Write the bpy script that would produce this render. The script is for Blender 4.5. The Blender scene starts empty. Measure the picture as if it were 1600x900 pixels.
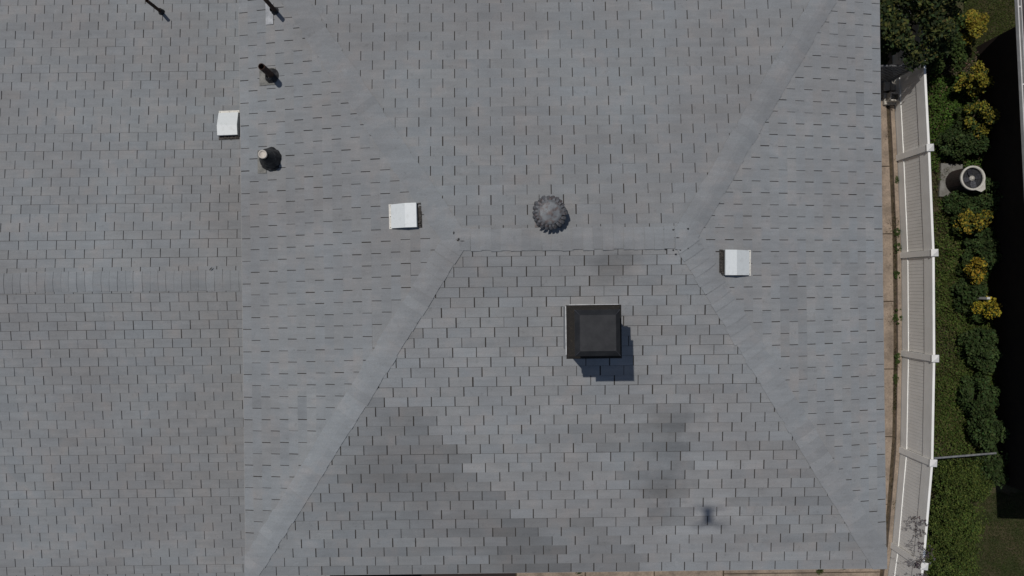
import bpy, bmesh, math, random
import numpy as np
from mathutils import Vector, Matrix

# ------------------------------------------------------------------ camera, sky, sun, exposure
scene = bpy.context.scene
COL = scene.collection
F = 1370.0            # focal length in pixels of a 1600 px wide frame
ROLL = math.radians(0.7)
CAMH = 19.5
cam_d = bpy.data.cameras.new('camera')
cam_d.sensor_width = 36.0
cam_d.lens = F / 1600 * 36.0
cam_d.clip_start = 0.05
cam_d.clip_end = 1000
cam = bpy.data.objects.new('camera', cam_d)
cam.location = (0, 0, CAMH)
cam.rotation_euler = (0, 0, -ROLL)
COL.objects.link(cam)
scene.camera = cam

SUN_TRAVEL = Vector((2.80, -3.335, -12.83)).normalized()
elev = math.asin(-SUN_TRAVEL.z)
w = bpy.data.worlds.new('World')
scene.world = w
w.use_nodes = True
nt = w.node_tree
bg = nt.nodes['Background']
sky = nt.nodes.new('ShaderNodeTexSky')
sky.sky_type = 'NISHITA'
sky.sun_disc = False
sky.sun_elevation = elev
sky.sun_rotation = math.atan2(-SUN_TRAVEL.x, -SUN_TRAVEL.y)
nt.links.new(sky.outputs[0], bg.inputs[0])
bg.inputs[1].default_value = 0.075
sun_d = bpy.data.lights.new('sun', 'SUN')
sun_d.energy = 3.6
sun_d.angle = math.radians(0.53)
sun_d.color = (1.0, 0.955, 0.90)
sun = bpy.data.objects.new('sun', sun_d)
sun.rotation_euler = SUN_TRAVEL.to_track_quat('-Z', 'Y').to_euler()
sun.location = (-10, 12, 50)
COL.objects.link(sun)
scene.view_settings.view_transform = 'Standard'
scene.view_settings.look = 'None'
scene.view_settings.exposure = -0.55
scene.view_settings.gamma = 1.0
scene.render.engine = 'CYCLES'
scene.cycles.max_bounces = 6

R = random.Random(7)

def at(x, y, z):
    """a point at height z that stands where the photograph's pixel (x, y) is"""
    D = CAMH - z
    u = (x - 800) / F * D
    v = (450 - y) / F * D
    c, s = math.cos(ROLL), math.sin(ROLL)
    return Vector((u * c + v * s, -u * s + v * c, z))

# ------------------------------------------------------------------ helpers
def tag(o, label=None, cat=None, group=None, kind=None):
    if label: o['label'] = label
    if cat: o['category'] = cat
    if group: o['group'] = group
    if kind: o['kind'] = kind
    return o

def empty(name, loc=(0, 0, 0), rz=0.0):
    o = bpy.data.objects.new(name, None)
    o.location = loc
    o.rotation_euler = (0, 0, rz)
    o.empty_display_size = 0.2
    COL.objects.link(o)
    return o

def link(name, me, parent=None, mat=None, matrix=None):
    o = bpy.data.objects.new(name, me)
    COL.objects.link(o)
    if mat is not None and len(me.materials) == 0:
        me.materials.append(mat)
    if parent is not None:
        o.parent = parent
    if matrix is not None:
        o.matrix_local = matrix
    return o

class MB:
    """collects shapes, then links them as one mesh object"""
    def __init__(s):
        s.v, s.f, s.smooth = [], [], []
    def add(s, vs, fs, smooth=False, M=None):
        n = len(s.v)
        if M is not None:
            vs = [M @ Vector(p) for p in vs]
        s.v += [tuple(p) for p in vs]
        s.f += [tuple(i + n for i in f) for f in fs]
        s.smooth += [smooth] * len(fs)
        return s
    def box(s, c, d, M=None, bev=0.0):
        x, y, z = c; a, b, h = d[0] / 2, d[1] / 2, d[2] / 2
        if bev <= 0:
            vs = [(x + i * a, y + j * b, z + k * h) for k in (-1, 1) for j in (-1, 1) for i in (-1, 1)]
            fs = [(0, 2, 3, 1), (4, 5, 7, 6), (0, 1, 5, 4), (2, 6, 7, 3), (0, 4, 6, 2), (1, 3, 7, 5)]
            return s.add(vs, fs, False, M)
        vs = []
        for k, q in ((-h, 0), (h - bev, 0), (h, bev)):
            vs += [(x - a + q, y - b + q, z + k), (x + a - q, y - b + q, z + k), (x + a - q, y + b - q, z + k), (x - a + q, y + b - q, z + k)]
        fs = [(3, 2, 1, 0), (8, 9, 10, 11)]
        for r in (0, 4):
            for i in range(4):
                j = (i + 1) % 4
                fs.append((r + i, r + j, r + 4 + j, r + 4 + i))
        return s.add(vs, fs, False, M)
    def tube(s, p0, p1, r0, r1=None, n=10, caps=True, M=None):
        r1 = r0 if r1 is None else r1
        p0, p1 = Vector(p0), Vector(p1)
        d = (p1 - p0).normalized()
        a = d.orthogonal().normalized(); b = d.cross(a)
        vs = []
        for p, r in ((p0, r0), (p1, r1)):
            for i in range(n):
                t = 2 * math.pi * i / n
                vs.append(p + a * r * math.cos(t) + b * r * math.sin(t))
        fs = [(i, (i + 1) % n, n + (i + 1) % n, n + i) for i in range(n)]
        s.add(vs, fs, True, M)
        if caps:
            s.add(vs, [tuple(range(n - 1, -1, -1)), tuple(range(n, 2 * n))], False, M)
        return s
    def lathe(s, prof, n=24, M=None, smooth=True, wob=0.0, rnd=None):
        vs = []
        for k, (r, z) in enumerate(prof):
            for i in range(n):
                t = 2 * math.pi * i / n
                q = r * (1 + (rnd.uniform(-wob, wob) if rnd and 0 < k else 0))
                vs.append((q * math.cos(t), q * math.sin(t), z))
        fs = []
        for k in range(len(prof) - 1):
            for i in range(n):
                j = (i + 1) % n
                fs.append((k * n + i, k * n + j, (k + 1) * n + j, (k + 1) * n + i))
        return s.add(vs, fs, smooth, M)
    def mesh(s, name):
        me = bpy.data.meshes.new(name)
        me.from_pydata(s.v, [], s.f)
        me.polygons.foreach_set('use_smooth', s.smooth)
        me.update()
        return me
    def build(s, name, mat, parent=None, matrix=None):
        return link(name, s.mesh(name), parent, mat, matrix)

# ------------------------------------------------------------------ materials
def new_mat(name, rough=0.8, metal=0.0, spec=0.3):
    m = bpy.data.materials.new(name)
    m.use_nodes = True
    b = m.node_tree.nodes['Principled BSDF']
    b.inputs['Roughness'].default_value = rough
    b.inputs['Metallic'].default_value = metal
    b.inputs['Specular IOR Level'].default_value = spec
    return m, m.node_tree, b

def N(nt, t, **kw):
    n = nt.nodes.new(t)
    for k, v in kw.items():
        setattr(n, k, v)
    return n

def noise(nt, vec, scale, detail=4.0, rough=0.55):
    n = N(nt, 'ShaderNodeTexNoise')
    n.inputs['Scale'].default_value = scale
    n.inputs['Detail'].default_value = detail
    n.inputs['Roughness'].default_value = rough
    nt.links.new(vec, n.inputs['Vector'])
    return n.outputs['Fac']

def rng(nt, val, a, b, c, d):
    n = N(nt, 'ShaderNodeMapRange')
    for i, q in enumerate((a, b, c, d)):
        n.inputs[i + 1].default_value = q
    nt.links.new(val, n.inputs[0])
    return n.outputs[0]

def mul(nt, a, b):
    n = N(nt, 'ShaderNodeMath', operation='MULTIPLY')
    for i, q in enumerate((a, b)):
        if isinstance(q, (int, float)): n.inputs[i].default_value = q
        else: nt.links.new(q, n.inputs[i])
    return n.outputs[0]

def scalecol(nt, col, fac):
    n = N(nt, 'ShaderNodeVectorMath', operation='SCALE')
    if isinstance(col, tuple): n.inputs[0].default_value = col
    else: nt.links.new(col, n.inputs[0])
    nt.links.new(fac, n.inputs['Scale'])
    return n.outputs[0]

def mixcol(nt, a, b, fac):
    n = N(nt, 'ShaderNodeMix', data_type='RGBA')
    for i, q in ((6, a), (7, b)):
        if isinstance(q, tuple): n.inputs[i].default_value = (*q, 1)
        else: nt.links.new(q, n.inputs[i])
    if isinstance(fac, (int, float)): n.inputs[0].default_value = fac
    else: nt.links.new(fac, n.inputs[0])
    return n.outputs[2]

def bump(nt, b, h, strength, dist):
    n = N(nt, 'ShaderNodeBump')
    n.inputs['Strength'].default_value = strength
    n.inputs['Distance'].default_value = dist
    nt.links.new(h, n.inputs['Height'])
    nt.links.new(n.outputs[0], b.inputs['Normal'])

def simple(name, col, col2=None, scale=8.0, rough=0.7, metal=0.0, spec=0.3, lo=0.35, hi=0.65, fine=60.0, famp=0.12, bstr=0.3, bdist=0.004, detail=5):
    """two colours mixed by a coarse noise, a fine grain over them"""
    m, nt, b = new_mat(name, rough, metal, spec)
    pos = N(nt, 'ShaderNodeNewGeometry').outputs['Position']
    col2 = col2 or tuple(c * 0.82 for c in col)
    f = rng(nt, noise(nt, pos, scale, detail), lo, hi, 0, 1)
    c = mixcol(nt, col, col2, f)
    g = noise(nt, pos, fine, 3)
    c = scalecol(nt, c, rng(nt, g, 0.25, 0.75, 1 - famp, 1 + famp))
    nt.links.new(c, b.inputs['Base Color'])
    if bstr: bump(nt, b, g, bstr, bdist)
    return m

# weather stains and bleached smears on the front slope: where, half sizes, strength
STAINS = [(1045, 655, 48, 26, 0.80), (1052, 705, 30, 24, 0.84), (1035, 758, 40, 28, 0.80), (1030, 808, 30, 20, 0.86), (957, 412, 38, 24, 0.80),
          (1112, 800, 66, 24, 1.12), (1060, 835, 60, 14, 1.08), (592, 808, 34, 5, 1.16), (690, 803, 24, 5, 1.15), (480, 857, 26, 6, 1.13), (1000, 757, 26, 9, 1.12),
          (560, 705, 40, 6, 1.10), (720, 872, 60, 6, 1.10), (1170, 760, 50, 14, 0.90), (1225, 855, 40, 10, 0.90), (1010, 650, 14, 8, 1.15), (640, 655, 46, 30, 0.92), (620, 760, 110, 50, 0.94)]
def shingle_mat(name, base, gamp=0.15):
    m, nt, b = new_mat(name, 0.95, 0, 0.12)
    pos = N(nt, 'ShaderNodeNewGeometry').outputs['Position']
    at_ = N(nt, 'ShaderNodeAttribute', attribute_name='tone')
    oi = N(nt, 'ShaderNodeObjectInfo')
    big = noise(nt, pos, 0.55, 4, 0.6)
    mid = noise(nt, pos, 3.2, 5, 0.6)
    gr = noise(nt, pos, 95.0, 3, 0.7)
    sp = N(nt, 'ShaderNodeVectorMath', operation='MULTIPLY')
    nt.links.new(pos, sp.inputs[0]); sp.inputs[1].default_value = (1.2, 9.0, 4.0)
    streak = noise(nt, sp.outputs[0], 1.6, 5, 0.65)
    c = mixcol(nt, base, (base[0] * 0.93, base[1] * 0.97, base[2] * 0.99), rng(nt, big, 0.35, 0.62, 0, 1))
    c = mixcol(nt, c, (base[0] * 1.06, base[1] * 0.99, base[2] * 0.95), rng(nt, mid, 0.5, 0.72, 0, 0.6))
    t = mul(nt, rng(nt, big, 0.3, 0.7, 0.90, 1.12), rng(nt, mid, 0.3, 0.7, 0.95, 1.05))
    t = mul(nt, t, rng(nt, streak, 0.3, 0.7, 0.93, 1.08))
    t = mul(nt, t, rng(nt, gr, 0.25, 0.75, 1 - gamp, 1 + gamp))
    wear = noise(nt, pos, 11.0, 4, 0.65)
    t = mul(nt, t, rng(nt, wear, 0.60, 0.72, 1.0, 0.86))
    wear2 = noise(nt, pos, 6.3, 5, 0.7)
    t = mul(nt, t, rng(nt, wear2, 0.28, 0.40, 1.10, 1.0))
    wob = N(nt, 'ShaderNodeTexNoise'); wob.inputs['Scale'].default_value = 4.0; wob.inputs['Detail'].default_value = 4
    nt.links.new(pos, wob.inputs['Vector'])
    for (px, py, ex, ey, k_) in STAINS:
        q = at(px, py, 6.9)
        a1 = N(nt, 'ShaderNodeVectorMath', operation='SUBTRACT'); nt.links.new(pos, a1.inputs[0]); a1.inputs[1].default_value = (q.x, q.y, q.z)
        a2 = N(nt, 'ShaderNodeVectorMath', operation='MULTIPLY'); nt.links.new(a1.outputs[0], a2.inputs[0]); a2.inputs[1].default_value = (109 / ex, 109 / ey, 0)
        a3 = N(nt, 'ShaderNodeVectorMath', operation='LENGTH'); nt.links.new(a2.outputs[0], a3.inputs[0])
        a4 = N(nt, 'ShaderNodeMath', operation='MULTIPLY_ADD'); nt.links.new(wob.outputs['Fac'], a4.inputs[0]); a4.inputs[1].default_value = 1.6; nt.links.new(a3.outputs['Value'], a4.inputs[2])
        t = mul(nt, t, rng(nt, a4.outputs[0], 1.2, 2.0, k_, 1.0))
    c = scalecol(nt, c, t)
    c1 = N(nt, 'ShaderNodeVectorMath', operation='MULTIPLY')
    nt.links.new(c, c1.inputs[0]); nt.links.new(at_.outputs['Color'], c1.inputs[1])
    c2 = N(nt, 'ShaderNodeVectorMath', operation='MULTIPLY')
    nt.links.new(c1.outputs[0], c2.inputs[0]); nt.links.new(oi.outputs['Color'], c2.inputs[1])
    nt.links.new(c2.outputs[0], b.inputs['Base Color'])
    bump(nt, b, gr, 0.35, 0.004)
    return m

M = {}
M['shingle'] = shingle_mat('asphalt_shingle', (0.232, 0.235, 0.238))
M['deck'] = simple('roof_underlay', (0.036, 0.033, 0.031), (0.050, 0.045, 0.040), 12, 0.95)
M['vent_white'] = simple('white_painted_metal', (0.66, 0.69, 0.69), (0.52, 0.54, 0.53), 13, 0.5, 0, 0.35, 0.55, 0.85, 50, 0.04, 0.05, 0.001)
M['fibre'] = simple('off_white_flange', (0.72, 0.70, 0.64), (0.55, 0.53, 0.48), 20, 0.6)
M['mesh_dark'] = simple('dark_mesh', (0.03, 0.03, 0.03), (0.09, 0.08, 0.07), 60, 0.8)
M['pipe'] = simple('rusty_black_pipe', (0.022, 0.017, 0.015), (0.06, 0.028, 0.018), 22, 0.75, 0.2)
M['tar'] = simple('roof_tar', (0.020, 0.020, 0.021), (0.07, 0.07, 0.07), 16, 0.75, 0, 0.3, 0.42, 0.7, 50, 0.2, 0.7, 0.01)
M['plastic'] = simple('weathered_pipe_rim', (0.62, 0.57, 0.50), (0.50, 0.46, 0.41), 25, 0.6)
M['lattice_dark'] = simple('shade_grey_lattice', (0.16, 0.165, 0.17), (0.09, 0.09, 0.09), 14, 0.8)  # white lattice with the tree's shade painted in as dark grey
M['galv'] = simple('galvanised_sheet', (0.42, 0.43, 0.44), (0.27, 0.28, 0.29), 9, 0.5, 0.55)
M['galv_old'] = simple('aged_galvanised', (0.14, 0.145, 0.155), (0.12, 0.10, 0.095), 11, 0.6, 0.35, 0.3, 0.45, 0.62, 40, 0.2)
M['rust'] = simple('rusty_sheet', (0.024, 0.022, 0.020), (0.055, 0.045, 0.035), 34, 0.85, 0.1, 0.2, 0.55, 0.8, 90, 0.35)
M['flash'] = simple('grey_flashing', (0.15, 0.15, 0.14), (0.24, 0.235, 0.215), 14, 0.8, 0.1, 0.2, 0.4, 0.65, 60, 0.15)
M['black_metal'] = simple('black_painted_metal', (0.017, 0.018, 0.021), (0.026, 0.027, 0.030), 9, 0.6, 0, 0.25, 0.35, 0.65, 60, 0.1, 0.1)
M['vinyl'] = simple('white_vinyl', (0.86, 0.855, 0.83), (0.79, 0.785, 0.755), 2.5, 0.5, 0, 0.3, 0.35, 0.65, 40, 0.03, 0.05)
M['wall'] = simple('stucco', (0.42, 0.37, 0.31), None, 3, 0.9)
M['trim'] = simple('fascia_paint', (0.34, 0.33, 0.31), None, 5, 0.7)
M['concrete'] = simple('tan_concrete', (0.295, 0.235, 0.182), (0.170, 0.137, 0.108), 3.5, 0.9, 0, 0.2, 0.40, 0.72, 30, 0.22, 0.3, 0.006)
M['pad'] = simple('grey_concrete', (0.22, 0.215, 0.20), (0.13, 0.125, 0.11), 6, 0.9)
M['block'] = simple('concrete_block', (0.48, 0.45, 0.40), (0.38, 0.355, 0.31), 14, 0.95, 0, 0.2, 0.35, 0.65, 110, 0.2, 0.5, 0.006)
M['soil'] = simple('soil', (0.075, 0.062, 0.036), (0.042, 0.048, 0.020), 2.6, 0.95, 0, 0.15, 0.4, 0.6, 26, 0.4, 0.8, 0.03, 8)
M['dirt'] = simple('joint_dirt', (0.10, 0.075, 0.05), (0.055, 0.045, 0.03), 9, 0.95, 0, 0.15, 0.35, 0.65, 40, 0.4, 0.8, 0.02)
M['asphalt'] = simple('dark_asphalt', (0.022, 0.018, 0.017), (0.030, 0.020, 0.018), 5, 0.9)
M['dark_brick'] = simple('dark_brown_wall', (0.022, 0.015, 0.012), (0.030, 0.020, 0.015), 4, 0.95)
M['brown_roof'] = simple('brown_grey_roof', (0.13, 0.115, 0.115), (0.09, 0.08, 0.08), 6, 0.9)
M['gutter'] = simple('gutter_white', (0.60, 0.59, 0.57), None, 6, 0.5)
M['ac_body'] = simple('condenser_grille', (0.045, 0.035, 0.032), (0.075, 0.05, 0.045), 12, 0.7)
M['ac_rim'] = simple('condenser_rim', (0.56, 0.55, 0.50), (0.46, 0.44, 0.40), 15, 0.5)
M['fan'] = simple('fan_blade_metal', (0.060, 0.064, 0.075), (0.040, 0.040, 0.048), 12, 0.5, 0.3)
M['bark'] = simple('bark', (0.10, 0.075, 0.055), (0.06, 0.045, 0.035), 20, 0.95)
M['twig'] = simple('grey_twig', (0.13, 0.10, 0.10), (0.09, 0.07, 0.07), 20, 0.95)
M['drone'] = simple('grey_plastic', (0.12, 0.12, 0.125), None, 10, 0.5)
M['rotor'] = simple('black_rotor', (0.02, 0.02, 0.02), None, 10, 0.4)

def leaf_mat(name):
    m, nt, b = new_mat(name, 0.65, 0, 0.06)
    a = N(nt, 'ShaderNodeAttribute', attribute_name='leafcol')
    nt.links.new(a.outputs['Color'], b.inputs['Base Color'])
    tr = N(nt, 'ShaderNodeBsdfTranslucent')
    nt.links.new(a.outputs['Color'], tr.inputs['Color'])
    mx = N(nt, 'ShaderNodeMixShader'); mx.inputs[0].default_value = 0.22
    nt.links.new(b.outputs[0], mx.inputs[1]); nt.links.new(tr.outputs[0], mx.inputs[2])
    nt.links.new(mx.outputs[0], nt.nodes['Material Output'].inputs[0])
    return m
M['leaf'] = leaf_mat('foliage')

# ------------------------------------------------------------------ the setting: ground sheet, paths
def sheet(name, x0, y0, x1, y1, z, mat, kind='structure'):
    o = MB().add([(x0, y0, z), (x1, y0, z), (x1, y1, z), (x0, y1, z)], [(0, 1, 2, 3)]).build(name, mat)
    return tag(o, kind=kind)

FENCE_PX = [(1437, -90), (1444, 78), (1452, 231), (1459, 395), (1460, 560), (1457, 723), (1443, 884), (1421, 1045)]
FH = 1.5
fpts = [at(x, y, FH) for x, y in FENCE_PX]

g = sheet('ground', -120, -120, 120, 120, 0.0, M['soil'])
# house-side concrete path with joints: slabs are pieces of the path
path = sheet('path', 4.6, -14, 8.56, 14, 0.004, M['dirt'])
def fence_x(y):
    for a, b in zip(fpts[:-1], fpts[1:]):
        if b.y <= y <= a.y: return a.x + (b.x - a.x) * (y - a.y) / (b.y - a.y)
    return fpts[0].x if y > 0 else fpts[-1].x
k = 0
yy = -13.9
while yy < 13.5:
    xr = [fence_x(yy + q) - 0.20 - 4.63 for q in (0.01, 1.49)]
    vs = [(0, 0.01, 0), (xr[0], 0.01, 0), (xr[1], 1.49, 0), (0, 1.49, 0)]
    vs += [(a, b, 0.045) for a, b, _ in vs]
    MB().add(vs, [(4, 5, 6, 7), (0, 1, 5, 4), (1, 2, 6, 5), (2, 3, 7, 6), (3, 0, 4, 7)]).build('slab', M['concrete'], path, Matrix.Translation((4.63, yy, 0.0)))
    yy += 1.5
patio = sheet('patio', 0.02, -14, 4.6, -4.2, 0.004, M['dirt'])
for i in range(3):
    for j in range(6):
        MB().box((0, 0, 0), (1.51, 1.5, 0.09), None, 0.006).build('slab', M['concrete'], patio, Matrix.Translation((0.02 + 0.765 + i * 1.53, -4.98 - j * 1.52, 0.0)))
sheet('driveway', -9, -14, 0.0, -4.0, 0.008, M['asphalt'])
# curb along the fence foot follows the fence line
cb = MB()
for a, b in zip(fpts[:-1], fpts[1:]):
    p0 = Vector((a.x - 0.080, a.y, 0)); p1 = Vector((b.x - 0.080, b.y, 0))
    vs = [(p0.x - 0.042, p0.y, 0), (p0.x + 0.042, p0.y, 0), (p1.x + 0.042, p1.y, 0), (p1.x - 0.042, p1.y, 0)]
    vs += [(x, y, 0.085) for x, y, _ in vs]
    cb.add(vs, [(4, 7, 6, 5), (0, 4, 5, 1), (1, 5, 6, 2), (2, 6, 7, 3), (3, 7, 4, 0)])
tag(cb.build('kerb', M['concrete']), kind='structure')

# ------------------------------------------------------------------ the house
house = empty('house', (0.7, 0.6, 0))
tag(house, 'large grey shingled house with a hipped main roof and a lower gabled wing', 'house')
HO = Matrix.Translation((-0.7, -0.6, 0))

WX, EX, SY, NY = -3.964, 5.452, -4.185, 5.517
RX0, RX1, RY = -0.77, 2.365, 0.666
ZR, ZE = 7.5, 6.6
LX0, LX1, LRY, LZR = -12.5, -3.12, 0.18, 5.5      # lower wing
LSL = 0.15
LSY, LNY = -5.9, 6.3

def plane_frame(o, udir, vdir):
    u = Vector(udir).normalized(); v = Vector(vdir).normalized(); n = u.cross(v).normalized()
    m = Matrix.Identity(4)
    for i, c in enumerate((u, v, n)):
        for r in range(3): m[r][i] = c[r]
    m.translation = Vector(o)
    return m

# tone of a tab: what batch it came from, blotches; world coordinates
def tone_main(p, rnd, slope):
    D = CAMH - p.z
    c, s = math.cos(ROLL), math.sin(ROLL)
    x = (p.x * c - p.y * s) / D * F + 800
    y = 450 - (p.x * s + p.y * c) / D * F
    t = 1.0 + rnd.gauss(0, 0.012)
    if rnd.random() < 0.018: t *= rnd.uniform(0.90, 0.96)
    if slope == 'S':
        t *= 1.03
        t *= 1 + rnd.gauss(0, 0.016)
        if 628 < y < 900 and x < 640 + (y - 632) * 1.02 and x > 575 - (y - 632) * 0.3:
            t *= 0.79 + 0.05 * math.sin(y * 0.21) + 0.03 * math.sin(y * .47 + x * .01)
        elif 628 < y and x < 575: t *= 0.88
        if 660 < y < 825 and 905 + (y - 675) * 1.0 < x < 1062 + (y - 690) * 0.18:
            t *= 0.86 + 0.04 * math.sin(y * 0.25)
        if y > 815 and 780 < x < 960 + (y - 835) * 1.1: t *= 0.82
        if 1000 < x < 1085 and 628 < y < 700: t *= 0.92
        if 925 < x < 990 and 395 < y < 440: t *= 0.88
        if 400 < y < 480 and x < 900: t *= 0.95
        if 1070 < x < 1210 and 700 < y < 830: t *= 1.07
        if 1150 < x and 730 < y: t *= 0.94 + 0.08 * math.sin(y * 0.11)
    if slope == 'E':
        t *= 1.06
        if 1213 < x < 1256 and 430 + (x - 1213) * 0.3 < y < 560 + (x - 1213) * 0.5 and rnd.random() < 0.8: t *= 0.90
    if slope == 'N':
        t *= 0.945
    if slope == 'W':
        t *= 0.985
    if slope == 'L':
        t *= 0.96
    return t

def clip(poly, a, b):
    """keep the part of poly left of the line a->b"""
    out = []
    n = len(poly)
    def side(p): return (b[0] - a[0]) * (p[1] - a[1]) - (b[1] - a[1]) * (p[0] - a[0])
    for i in range(n):
        p, q = poly[i], poly[(i + 1) % n]
        sp, sq = side(p), side(q)
        if sp >= 0: out.append(p)
        if (sp > 0 and sq < 0) or (sp < 0 and sq > 0):
            t = sp / (sp - sq)
            out.append((p[0] + (q[0] - p[0]) * t, p[1] + (q[1] - p[1]) * t))
    return out

def area(poly):
    return 0.5 * sum(poly[i][0] * poly[(i + 1) % len(poly)][1] - poly[(i + 1) % len(poly)][0] * poly[i][1] for i in range(len(poly)))

SLOT = 0.0135
HB, HT = 0.0125, 0.0050
GROOVE = {'S': 0.0055, 'N': 0.0022, 'W': 0.0022, 'E': 0.0018, 'L': 0.0046}
SLOTK = {'S': 1.0, 'N': 0.80, 'W': 0.72, 'E': 0.72, 'L': 0.78}
field_v, field_f, field_t = [], [], []
singles = []        # candidates for pieces of their own

def lay(slope, frame, poly, tabw, expo, shift, phase, deck_parent, cull=None):
    """lay three-tab shingles on a slope: poly in the slope's own (u, v) metres, counter-clockwise, eave on v = 0"""
    rnd = random.Random(hash(slope) % 1000 if False else sum(map(ord, slope)) * 13)
    umin = min(p[0] for p in poly); umax = max(p[0] for p in poly)
    vmax = max(p[1] for p in poly)
    row = 0
    v = 0.0
    while v < vmax:
        off = (phase + row * shift) % tabw
        u = umin - tabw + off - (umin % tabw)
        jv = rnd.uniform(-0.0015, 0.0015)
        gv = GROOVE[slope] * rnd.uniform(0.3, 1.5)
        rt = 1 + rnd.gauss(0, {'S': 0.020, 'L': 0.013}.get(slope, 0.012))
        strip, st_ = rnd.randrange(3), 1.0
        while u < umax:
            wj = rnd.uniform(-0.0025, 0.0025)
            SL = SLOT * SLOTK[slope] * rnd.choice((0.5, 0.8, 1.0, 1.0, 1.15, 1.3))
            u0, u1 = u + SL / 2 + wj, u + tabw - SLOT * SLOTK[slope] / 2 + wj * 0.5
            strip += 1
            if strip % 3 == 0: st_ = 1 + rnd.gauss(0, 0.020 if slope == 'S' else 0.011)
            v0, v1 = v + jv + rnd.uniform(-0.0010, 0.0010), v + expo - gv
            quad = [(u0, v0), (u1, v0), (u1, v1), (u0, v1)]
            pl = quad
            for i in range(len(poly)):
                pl = clip(pl, poly[i], poly[(i + 1) % len(poly)])
                if len(pl) < 3: break
            if len(pl) >= 3 and area(pl) > 2e-4:
                ctr = frame @ Vector(((u0 + u1) / 2, v + expo / 2, 0))
                t = tone_main(ctr, rnd, slope) * rt * st_
                hb = HB + rnd.uniform(-0.002, 0.003)
                whole = area(pl) > 0.999 * area(quad)
                rec = (slope, frame, pl, v0, v1, hb, t, ctr, (u0, u1), rnd.random(), v)
                if cull is None or not cull(ctr):
                    singles.append((whole, rec))
            u += tabw
        v += expo
        row += 1

slopes = {}
# main roof
ls = math.hypot(RY - SY, ZR - ZE)
fS = plane_frame((WX, SY, ZE), (1, 0, 0), (0, RY - SY, ZR - ZE))
lay('S', fS, [(0, 0), (EX - WX, 0), (RX1 - WX, ls), (RX0 - WX, ls)], 0.333, 0.1425, 0.1305, 0.12, None)
fN = plane_frame((EX, NY, ZE), (-1, 0, 0), (0, RY - NY, ZR - ZE))
ln = math.hypot(NY - RY, ZR - ZE)
lay('N', fN, [(0, 0), (EX - WX, 0), (EX - RX0, ln), (EX - RX1, ln)], 0.334, 0.1435, 0.167, 0.05, None)
fW = plane_frame((WX, NY, ZE), (0, -1, 0), (RX0 - WX, 0, ZR - ZE))
lw = math.hypot(RX0 - WX, ZR - ZE)
lay('W', fW, [(0, 0), (NY - SY, 0), (NY - RY, lw)], 0.332, 0.148, 0.161, 0.10, None)
fE = plane_frame((EX, SY, ZE), (0, 1, 0), (RX1 - EX, 0, ZR - ZE))
le = math.hypot(RX1 - EX, ZR - ZE)
lay('E', fE, [(0, 0), (NY - SY, 0), (RY - SY, le)], 0.331, 0.1445, 0.1655, 0.02, None)
# lower wing
zLS = LZR - LSL * (LRY - LSY); zLN = LZR - LSL * (LNY - LRY)
fA = plane_frame((LX0, LSY, zLS), (1, 0, 0), (0, LRY - LSY, LZR - zLS))
lA = math.hypot(LRY - LSY, LZR - zLS)
hidden = lambda p: p.x > -3.45 and p.y > -4.5
lay('L', fA, [(0, 0), (LX1 - LX0, 0), (LX1 - LX0, lA), (0, lA)], 0.305, 0.1490, 0.1525, 0.0, None, hidden)
fB = plane_frame((LX1, LNY, zLN), (-1, 0, 0), (0, LRY - LNY, LZR - zLN))
lB = math.hypot(LNY - LRY, LZR - zLN)
lay('L', fB, [(0, 0), (LX1 - LX0, 0), (LX1 - LX0, lB), (0, lB)], 0.305, 0.1490, 0.1525, 0.07, None, hidden)

def slope_deck(frame, poly, key, label):
    n = len(poly)
    vs = [frame @ Vector((p[0], p[1], 0)) for p in poly] + [frame @ Vector((p[0], p[1], -0.05)) for p in poly]
    fs = [tuple(range(n)), tuple(range(2 * n - 1, n - 1, -1))] + [(i, n + i, n + (i + 1) % n, (i + 1) % n) for i in range(n)]
    o = MB().add(vs, fs).build('roof_slope', M['deck'], house, HO)
    o['label'] = label
    slopes[key] = o
    return o
slope_deck(fS, [(0, 0), (EX - WX, 0), (RX1 - WX, ls), (RX0 - WX, ls)], 'S', 'main roof slope that carries the chimney, patchy grey tabs')
slope_deck(fN, [(0, 0), (EX - WX, 0), (EX - RX0, ln), (EX - RX1, ln)], 'N', 'main roof slope with the round turbine vent')
slope_deck(fW, [(0, 0), (NY - SY, 0), (NY - RY, lw)], 'W', 'triangular main roof slope beside the lower wing')
slope_deck(fE, [(0, 0), (NY - SY, 0), (RY - SY, le)], 'E', 'triangular main roof slope on the fence side')
slope_deck(fA, [(0, 0), (LX1 - LX0, 0), (LX1 - LX0, lA), (0, lA)], 'LA', 'lower wing roof slope below its ridge')
slope_deck(fB, [(0, 0), (LX1 - LX0, 0), (LX1 - LX0, lB), (0, lB)], 'LB', 'lower wing roof slope with a slim vent pipe')

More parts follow.
